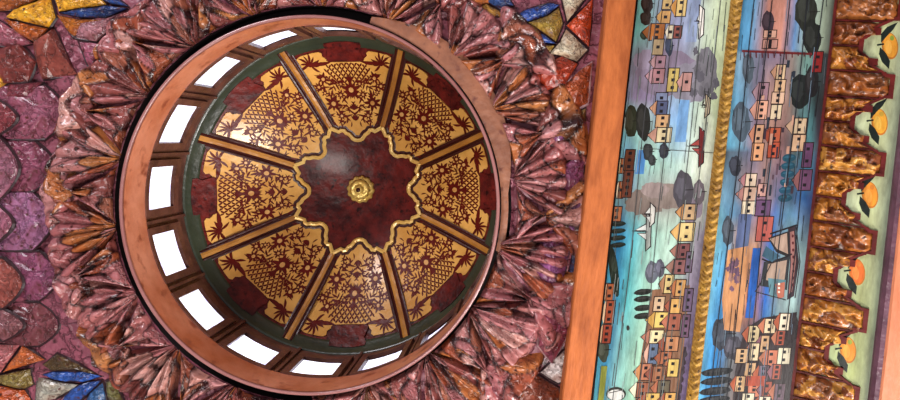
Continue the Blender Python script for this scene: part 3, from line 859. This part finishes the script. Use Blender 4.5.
# dark tree strip low on the right of the board
for y in range(352, 405, 9): p.ell(681 - (y - 350) * .13, y, 6.5, 7, '3c3038', wob=.15)
cr_, tn, yl_, og, br, mvh, sl = 'e4c896', 'd0a46c', 'd8c070', 'c4702c', '8c5040', '8c6878', '5c6484'
HS = [ # x, y, w, h, body, roof, rows
 (663, 1, 9, 16, 'c8a868', None, 2), (676, 7, 10, 18, 'e0c078', 'c88c3c', 2), (661, 17, 9, 12, 'd8a860', 'e0b060', 1), (650, 32, 14, 16, 'c07428', 'a4602c', 3), (668, 32, 5, 13, 'd8c8a8', 'e8dcc0', 1), (674, 32, 7, 12, '8c4c40', None, 2),
 (653, 47, 10, 15, 'b8a074', None, 1), (655, 62, 10, 12, 'a88088', 'b08888', 1), (652, 76, 12, 14, 'a8787c', 'b48890', 2), (668, 80, 10, 23, 'c8b060', None, 3), (682, 82, 9, 18, 'c09088', 'c89890', 1),
 (656, 98, 11, 10, '7884a0', None, 1), (656, 108, 11, 13, '545c7c', 'c8946c', 2), (656, 121, 13, 12, 'd8a878', None, 2), (656, 135, 15, 14, 'e4d0a0', 'c89880', 2),
 (620, 166, 5, 14, '9c5c34', 'e4d0a0', 1), (625, 160, 9, 20, '683820', None, 3), (618, 190, 5, 16, '9c5c34', 'e4d4b0', 1), (623, 184, 9, 26, '6c3824', None, 4),
 (683, 212, 13, 15, 'ccaa7c', 'c08850', 2), (679, 232, 15, 18, 'e8d088', 'd8a860', 2), (677, 251, 12, 14, '845050', 'a07060', 2), (673, 267, 13, 14, '8c5c58', 'a07868', 2), (686, 262, 6, 20, '6c5c70', None, 2),
 (612, 214, 9, 14, 'b07048', 'd8a078', 2), (606, 292, 7, 16, 'a86038', 'e0b890', 2), (605, 312, 9, 22, '9a4c2c', 'e4c8a0', 3), (602, 334, 9, 18, '984028', 'd8b088', 3),
 (664, 284, 9, 18, 'e8d088', 'b08058', 2), (675, 288, 10, 16, 'c89858', 'b87040', 2), (684, 300, 8, 22, '6c5874', None, 3),
 (654, 304, 10, 14, 'd8b890', None, 2), (654, 320, 15, 15, 'e4c468', 'd0a048', 2), (670, 306, 10, 14, 'e0b060', 'a8583c', 1), (668, 322, 12, 16, 'a05c44', 'b46c50', 2), (682, 326, 7, 22, '6c4c64', None, 3),
 (649, 337, 14, 13, 'f0e0a8', 'b87860', 2), (664, 344, 14, 14, 'c08458', 'a85c40', 2), (648, 354, 9, 20, '687c98', 'd8a890', 2), (660, 358, 11, 12, 'b87048', 'a05838', 2),
 (640, 372, 11, 16, 'b07050', 'c88850', 2), (667, 368, 11, 17, 'f0d070', 'c47040', 2), (652, 374, 13, 15, 'a06848', '8c4c38', 2), (657, 388, 12, 14, '706850', 'b06848', 2), (636, 390, 12, 14, 'a06044', 'e8e0c0', 2), (645, 400, 14, 13, 'e0b860', 'a85838', 2), (664, 400, 11, 14, 'd8a458', 'a85838', 2)]
p.poly([(652, 290), (690, 285), (684, 345), (676, 410), (634, 410), (642, 350)], '8c6448')
for x, y, w_, h_, b_, r_, n_ in HS: p.house(x, y, w_, h_, b_, r_, n_)
p.sailboat(701, 22, 36, 'f0ece0', 'c8d0c8', 5); p.sailboat(707, 106, 26, 'b8a888', 'c0c8b0', 5); p.sailboat(701, 147, 42, '7c2828', 'a84840', 12)
p.sailboat(648, 232, 40, 'a8b0a8', 'd8e0d8', 14); p.sailboat(652, 215, 26, 'dcdcd0', 'e8ece4', 8)
p.ell(616, 394, 10, 7, '30342c'); p.ell(616, 395, 8.5, 5.5, 'd8dcd4'); p.line([(609, 393), (622, 390)], .8, '403c38')
p.rect(599, 366, 605, 410, '8c9838'); p.ell(628, 328, 1.6, 2.6, '30302c')
p.line([(705, 88), (702, 108)], .8, '2c2c2c'); p.line([(709, 88), (706, 108)], .8, '2c2c2c'); p.line([(704, 92), (709, 92)], .8, '2c2c2c')
def scratches(q0, q1, n, cols):
    for i in range(n):
        q = random.uniform(q0, q1); y = random.uniform(-10, 400); l = random.uniform(6, 34)
        p.line([(EX(q, y), y), (EX(q + random.uniform(-.8, .8), y + l), y + l)], random.uniform(.35, .8), random.choice(cols))
scratches(101, 192, 110, ('4c5450', '6c7470', '38403c', '8c9894', 'a0b0a8'))
p.line([(EX(100.5, -40), -40), (EX(100.5, 440), 440)], 2.4, '141012')  # black strip paints the beam's shadow along the mural edge
p.planks(98, 194, (122, 146, 168, 183), '4a4c4c')
p.line([(640, 148), (716, 153)], .6, '4a4a48'); 
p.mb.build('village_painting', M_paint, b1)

# ---- gilt rope moulding
mb = MB()
ql, qr = 193.5, 206
def rope(u, v):
    y = Y0 + (Y1 - Y0) * u
    t = v * PI; q = ql + (qr - ql) * (.5 - .5 * math.cos(t))
    ph = (y * 30 + abs(v-.5) * 1.8)
    tri = abs((ph % 1) * 2 - 1)
    return PL(q, y, -.002 + (.008 + .022 * tri) * math.sin(t) ** .7)
mb.grid(rope, 900, 10)
o = mb.build('rope_moulding', M_rope, smooth=True)
tag(o, 'narrow gilt leaf rope moulding between the two painted boards', 'moulding')

# ---- lower board
b2 = empty('lower_painted_board', PL(250, .3, -.01), 'plank board painted with blue sea, houses and a sailing ship, between rope and bronze carving', 'painted board')
mb = MB(); slab(mb, 205, 299, Y0, Y1, -.02, .001)
mb.build('board', M_frame, b2)
p = Painter()
p.wash(rowsfor(206, 298, [
 R(-40, '4888b0', '60a0c8', 'c08470', 'c88c78', '6088b4', 'a8c0b0', '98a890', '4c5048'),
 R(49, '4888b0', '60a0c8', 'b07c70', 'c88c78', '6088b4', 'a8c0b0', '98a890', '4c5048'),
 R(54, '80a8c0', '788898', '706c80', '88788c', '8c8078', '70988c', '405050', '302c2c'),
 R(100, '60a0c0', '6c9cb8', '786c80', 'b08878', '987c70', '5c7c7c', '2c3c3c', '343030'),
 R(145, '5ca4c4', '70a8c0', '8c7480', 'a07c6c', '7c5c5c', '3c5458', '50888c', '4c3c4c'),
 R(152, '4c5c68', '586c7c', '6c6c84', '987870', '806060', '485c5c', '4890a4', '543c50'),
 R(198, '6c98b0', '6088a0', 'a08480', 'b09088', '586080', '3c5468', '2c5c94', '3c4c7c'),
 R(215, '78b4c8', '5c90b0', '6c84a4', '90646c', '4c6ca4', '5c8ca8', '5c80a8', '38486c'),
 R(250, '70b8d0', '5c9cc0', 'c08c60', 'b88a68', '2c70b8', '88a8ac', '94b8b8', '84a4a8'),
 R(300, '6cb4d4', '4090c8', 'c88c60', 'a87058', '1c58a4', '7c9498', '9cbcb8', '88a0a4'),
 R(335, '5cacd8', '2c88cc', '687880', '504858', '305880', '6c9ca8', '7c8c88', '302c30'),
 R(440, '60b0d8', '3080b8', '403c3c', '806050', '706058', '585454', '302c28', '201c1c')]))
for (x, y, rx, ry, c) in [(768, 22, 6, 11, '3c2c34'), (806, 12, 11, 20, '282c24'), (812, 38, 9, 18, '20241e'), (748, 68, 6, 15, '54606c'), (800, 92, 10, 18, '1c2220'), (812, 82, 7, 16, '201e1e'), (741, 122, 9, 19, '4c5c68'),
    (728, 231, 6, 15, '4c5864'), (722, 334, 11, 16, '343c48'), (733, 348, 10, 12, '40404a'), (793, 334, 7, 22, '2c2828'), (788, 372, 9, 26, '1e1c1c'), (796, 352, 6, 20, '201c1c'), (735, 166, 6, 10, '343844')]:
    p.tree(x, y, rx, ry, c)
for y in (158, 166, 174, 182, 190, 198): p.cyp(789 - (y - 158) * .1, y, 7, 4, '1c4c60')
for y in (372, 381, 391, 400): p.cyp(717 - (y - 372) * .1, y, 16, 4, '202428')
H2 = [(764, 34, 12, 7, 'd8a48c', None, 2), (763, 44, 14, 8, 'c89080', None, 3), (813, 62, 9, 20, '9c2420', None, 2), (776, 72, 9, 14, 'd8b890', 'c09070', 2), (775, 86, 10, 12, 'dcb48c', None, 2), (772, 98, 12, 11, 'e0b898', None, 2),
 (758, 92, 10, 18, '94747c', 'a08088', 2), (756, 110, 11, 18, 'e0a888', 'c8907c', 3), (771, 112, 10, 14, 'e4d0a8', None, 1), (769, 135, 11, 14, 'b85838', 'a84c30', 2), (768, 150, 11, 15, 'b04c30', None, 2), (754, 134, 9, 18, 'd8a480', 'c08060', 2), (752, 152, 11, 17, 'e0a070', None, 2),
 (793, 126, 13, 15, 'd8c098', 'b89878', 2), (792, 143, 13, 16, 'd4b088', None, 2), (803, 155, 9, 24, '6c4468', None, 2), (799, 180, 12, 20, '704868', '8c5858', 2),
 (745, 180, 11, 12, 'e4ccb0', 'c08888', 1), (743, 194, 13, 13, 'd8b498', 'b88078', 2), (742, 208, 13, 13, 'e8d8b8', None, 2), (757, 196, 9, 20, '8c6c84', None, 2), (756, 208, 14, 15, '6c4c70', None, 2), (758, 190, 8, 12, 'd8a898', None, 1),
 (757, 229, 15, 24, 'b85c50', None, 2)]
for x, y, w_, h_, b_, r_, n_ in H2: p.house(x, y, w_, h_, b_, r_, n_)
p.rect(737, 214, 750, 248, '5c6c94')
p.poly([(728, 250), (748, 246), (745, 300), (740, 332), (724, 330), (722, 300)], 'd09460'); 
for i in range(16): p.ell(735 + random.uniform(-7, 5), 275 + random.uniform(-16, 18), random.uniform(1.5, 3.5), random.uniform(2, 5), random.choice(('7c5c70', '9c7468', '6c5068')), wob=.3)
p.rect(749, 248, 757, 318, '1c5cb0')
# the sailing ship
p.poly([(788, 228), (795, 226), (799, 262), (794, 296), (787, 300), (790, 262)], '3c2c34'); p.poly([(790, 232), (794, 231), (796, 262), (792, 292), (789, 294), (791, 262)], 'a8746c')
for y in range(236, 292, 7): p.ell(793.5 - abs(y - 262) * .03, y, 1.1, 1.6, '5c1c20')
p.poly([(768, 238), (789, 231), (790, 258), (776, 252)], '2c2828'); p.poly([(770, 239), (787, 233), (788, 254), (777, 249)], 'b89c88')
p.poly([(764, 262), (790, 256), (787, 290), (760, 286)], '2c3034'); p.poly([(768, 264), (787, 260), (784, 284), (766, 280)], 'ac9480')
p.poly([(766, 246), (780, 256), (772, 262), (762, 256)], '3c6478'); p.poly([(768, 278), (786, 280), (784, 296), (770, 298)], '5c8890')
p.poly([(775, 284), (785, 282), (784, 297), (778, 299)], 'c07058')
p.line([(770, 234), (797, 225)], 1.6, '201c20'); p.line([(762, 259), (772, 263), (792, 254)], 1.6, '201c20'); p.line([(755, 292), (765, 276), (772, 262)], 1, '201c20'); p.line([(796, 225), (800, 262), (795, 298)], 1, '302830'); p.line([(756, 292), (786, 300)], 1, '302830')
for y in (284, 288, 292): p.ell(779, y, 1.2, 1.1, 'f0ead8')
rr = random.Random(5)
p.poly([(762, 318), (797, 312), (790, 410), (732, 410), (735, 372), (744, 330)], '30262a')
for i in range(26):
    x_, y_ = random.uniform(758, 796), random.uniform(56, 200); p.rect(x_ - 1, y_, x_ + random.uniform(.5, 2), y_ + random.uniform(3, 12), random.choice(('3c2c38', '5c4450', 'c89880', '2c3440')))
for i, (x, y) in enumerate([(748, 334), (764, 326), (779, 322), (776, 338), (760, 344), (749, 352), (736, 356), (765, 358), (778, 356), (745, 370), (758, 374), (772, 372), (735, 384), (748, 390), (762, 390), (774, 392), (742, 402), (758, 404)]):
    p.house(x, y, rr.uniform(9, 12), rr.uniform(13, 17), rr.choice(('e0cca0', 'd8b080', 'a85038', 'e8dcbc', '6c5464', 'c87858', 'd0c090')), rr.choice(('a85838', 'b87050', None, '8c5c68')), rr.choice((2, 3)))
p.rect(746, 376, 766, 386, 'b0482c')
p.line([(742, 51), (812, 54)], 2.2, '701c1c')
for x in range(744, 812, 6): p.line([(x, 52), (x + .3, 56 + random.uniform(0, 4))], 1.2, '5c1c20')
scratches(208, 296, 130, ('2c343c', '3c4448', '241c20', '70889a', '5c646c'))
p.planks(206, 298, (218, 234, 252, 270, 285), '20222a', 1.0)
p.mb.build('sea_painting', M_paint, b2)

# ---- fruit frieze board
b3 = empty('fruit_frieze_board', PL(350, .3, -.01), 'pale green board painted with orange fruit and dark leaves, right of the bronze carving', 'painted board')
mb = MB(); slab(mb, 299, 376, Y0, Y1, -.02, .001)
mb.build('board', M_frame, b3)
p = Painter()
p.wash(rowsfor(326, 376, [R(-60, *['98a080', 'a8b088', 'b4bc90', 'b8c090', 'b4bc8c', 'b0b890', 'a0a888', '8c9480']),
   R(200, *['a0b090', 'acbc98', 'b8c49c', 'bcc898', 'b0b888', 'a4ac84', '909c80', '788474']),
   R(440, *['7c9460', '889c60', '94a464', '98a460', '909c58', '88945c', '7c8860', '6c7860'])]))
FR = [(890, 46), (879.5, 122), (870, 195), (857, 272), (848, 350), (900, -28), (838, 428)]
for i, (x, y) in enumerate(FR):
    p.ell(x, y, 8.2, 13.5, 'c47418' if i % 2 else 'b8701c', rot=-.12, n=22); p.ell(x + .3, y - .5, 7.0, 12, ('e89c20', 'eca828', 'e08c20', 'dc6c20', 'e89420', 'e89420', 'e89420')[i], rot=-.12, n=22)
    p.ell(x - 1.5, y + 1, 3.5, 7, ('f0b040', 'f4c048', 'eca038', 'e48838', 'f0a838', 'f0a838', 'f0a838')[i], rot=-.12)
    p.ell(x + 2, y - 8, 2.2, 2.6, ('8c9c30', 'c8a030', 'c87820', 'd87c28', '9ca838', 'c8a030', 'c8a030')[i])
    p.line([(x - 13, y - 1), (x - 6, y - 2)], 1.8, '18241c')
    p.poly([(x - 9, y - 3), (x - 9, y - 12), (x - 3, y - 19), (x + 8, y - 24), (x + 3, y - 16), (x - 3, y - 10)], '1a241e')
    p.poly([(x - 10, y + 1), (x - 4, y + 7), (x, y + 15), (x - 1, y + 23), (x - 8, y + 16), (x - 11, y + 8)], '16221c')
p.mb.build('fruit_painting', M_paint, b3)

# ---- bronze lambrequin carving with stepped edge
PER = 76.0
def edgeq(y_img):               # stepped right edge (pixel distance) as a function of the photo row
    d = abs(((y_img - 160.0 + PER / 2) % PER) - PER / 2)      # 0 at lobe tip, 38 at recess
    if d < 12: return 366
    if d < 13.5: return 357
    if d < 20: return 355 - (d - 13.5) * 2.0
    if d < 26.5: return 347
    if d < 31: return 338 - (d - 26.5) * 1.2
    return 331
yscale = 1 / CT
def imgrow(y, q):               # photo row of a point on the cove at metres y
    P_ = PL(q, y); Z = P_.z - EYE
    a = P_.x * F / Z; b = P_.y * F / Z
    return VY + a * ST + b * CT
def row2y(row, q):
    lo_, hi_ = Y0 - 1, Y1 + 1
    for _ in range(40):
        mid = (lo_ + hi_) / 2
        if imgrow(mid, q) < row: lo_ = mid
        else: hi_ = mid
    return (lo_ + hi_) / 2
lam = []
secs = []
row0 = 160 - 13 - 76 * 3
brz = [lin(c) for c in ('a05c28', 'b87034', '8c4c28', 'cc8838', 'a46434', 'd89c48', '9c6440')]
# sections cut at the dividers: lobe, shoulder, recess, shoulder
cuts = []
for k in range(-3, 5):
    c_ = 160 + k * PER
    cuts += [c_ - 13, c_ + 13, c_ + 38]
names = []
si = 0
lamb = empty('bronze_carving', PL(320, .3, 0), 'glossy bronze brown carved border with stepped dark red edge, overlapping the fruit board', 'carved border')
for a_, b_ in zip(cuts, cuts[1:]):
    ya, yb = a_ + .8, b_ - .8
    mb = MB()
    nr, nq = 26, 26
    rs_ = random.Random(int(a_) + 500)
    c0 = [rs_.choice(brz) for _ in range(6)]
    def fn(u, v, ya=ya, yb=yb, rs_=a_):
        row = ya + (yb - ya) * u
        q1 = edgeq(row) - 4; q = 299 + (q1 - 299) * v
        y = row2y(row, 320)
        e = min(1, min(u, 1 - u) * 8, min(v, 1 - v) * 9)
        s3 = Vector((q * .055, row * .055, rs_ * .1))
        h = .008 + .014 * math.sin(u * PI) + .024 * (1 - abs(noise.noise(s3 * 1.9)) * 3.2) + .006 * (1 - abs(noise.noise(s3 * 4.5)) * 3)
        P_ = PL(q, y, e * max(.004, h)); return P_
    mb.grid(fn, nr, nq, lambda u, v, c0=c0: c0[int((noise.noise(Vector((u * 2.2, v * 2.6, 1.7 + len(c0) + c0[0][0] * 50))) + 1) * 2.99)])
    mb.build('carved_cell', M_lamb, lamb, smooth=True)
# dark red border following the steps
mb = MB()
rows = [cuts[0] + i * .5 for i in range(int((cuts[-1] - cuts[0]) * 2))]
last = None
for row in rows:
    q = edgeq(row); y = row2y(row, 320)
    if last:
        ql_, yl0 = last
        steps = [(ql_, yl0, q, y)]
        q_in0 = min(ql_, q) - 5.0; 
        mb.face([PL(q_in0, yl0, .012), PL(ql_, yl0, .012), PL(q, y, .012), PL(q_in0, y, .012)])
        mb.face([PL(ql_, yl0, .012), PL(ql_, yl0, .0), PL(q, y, .0), PL(q, y, .012)])
        if abs(q - ql_) > 2.5:
            qa, qb = sorted((q, ql_)); ww = .012
            sgn = 1 if q > ql_ else -1
            y_out = y + (ww if sgn > 0 else -ww)
            mb.face([PL(qa - 5, y, .0122), PL(qb, y, .0122), PL(qb, y_out, .0122), PL(qa - 5, y_out, .0122)])
            mb.face([PL(qa - 5, y, .0122), PL(qb, y, .0122), PL(qb, y, .0), PL(qa - 5, y, .0)])
    last = (q, y)
mb.build('stepped_border', M_lambedge, lamb)
mb = MB(); slab(mb, 297, 300, Y0, Y1, 0, .012); mb.build('inner_border', M_lambedge, lamb)
for c_ in cuts:
    mb = MB(); y = row2y(c_, 320); slab(mb, 299, edgeq(c_ + .6) - 1, y - .0032, y + .0032, 0, .008)
    mb.build('divider', M_lambedge, lamb)

# ---- plum moulding and the salmon beam
P0 = PL(376, 0, 0); P1 = PL(386, 0, .02)
zz = P0.z - EYE
x0 = XW(376, zz - .01); x1 = XW(386, zz - .03)
o = prism('plum_moulding', [(x0, zz - .012), (x0 + .008, zz - .026), (x1, zz - .030), (x1, zz + .02), (x0, zz + .03)], M_plum)
tag(o, 'dark plum moulding strip between the fruit board and the salmon beam', 'moulding')
zq = zz - .036
xa, xb = XW(386.5, zq), XW(470, zq)
o = prism('salmon_beam', [(xa, zq + .006), (xa + .006, zq), (XW(411, zq), zq), (XW(411.6, zq), zq + .012), (XW(413, zq), zq + .012), (XW(413.6, zq), zq), (xb, zq), (xb, zq + .12), (xa, zq + .12)], M_pink, wob=.004)
tag(o, 'salmon pink plank beam at the right picture edge', 'beam')
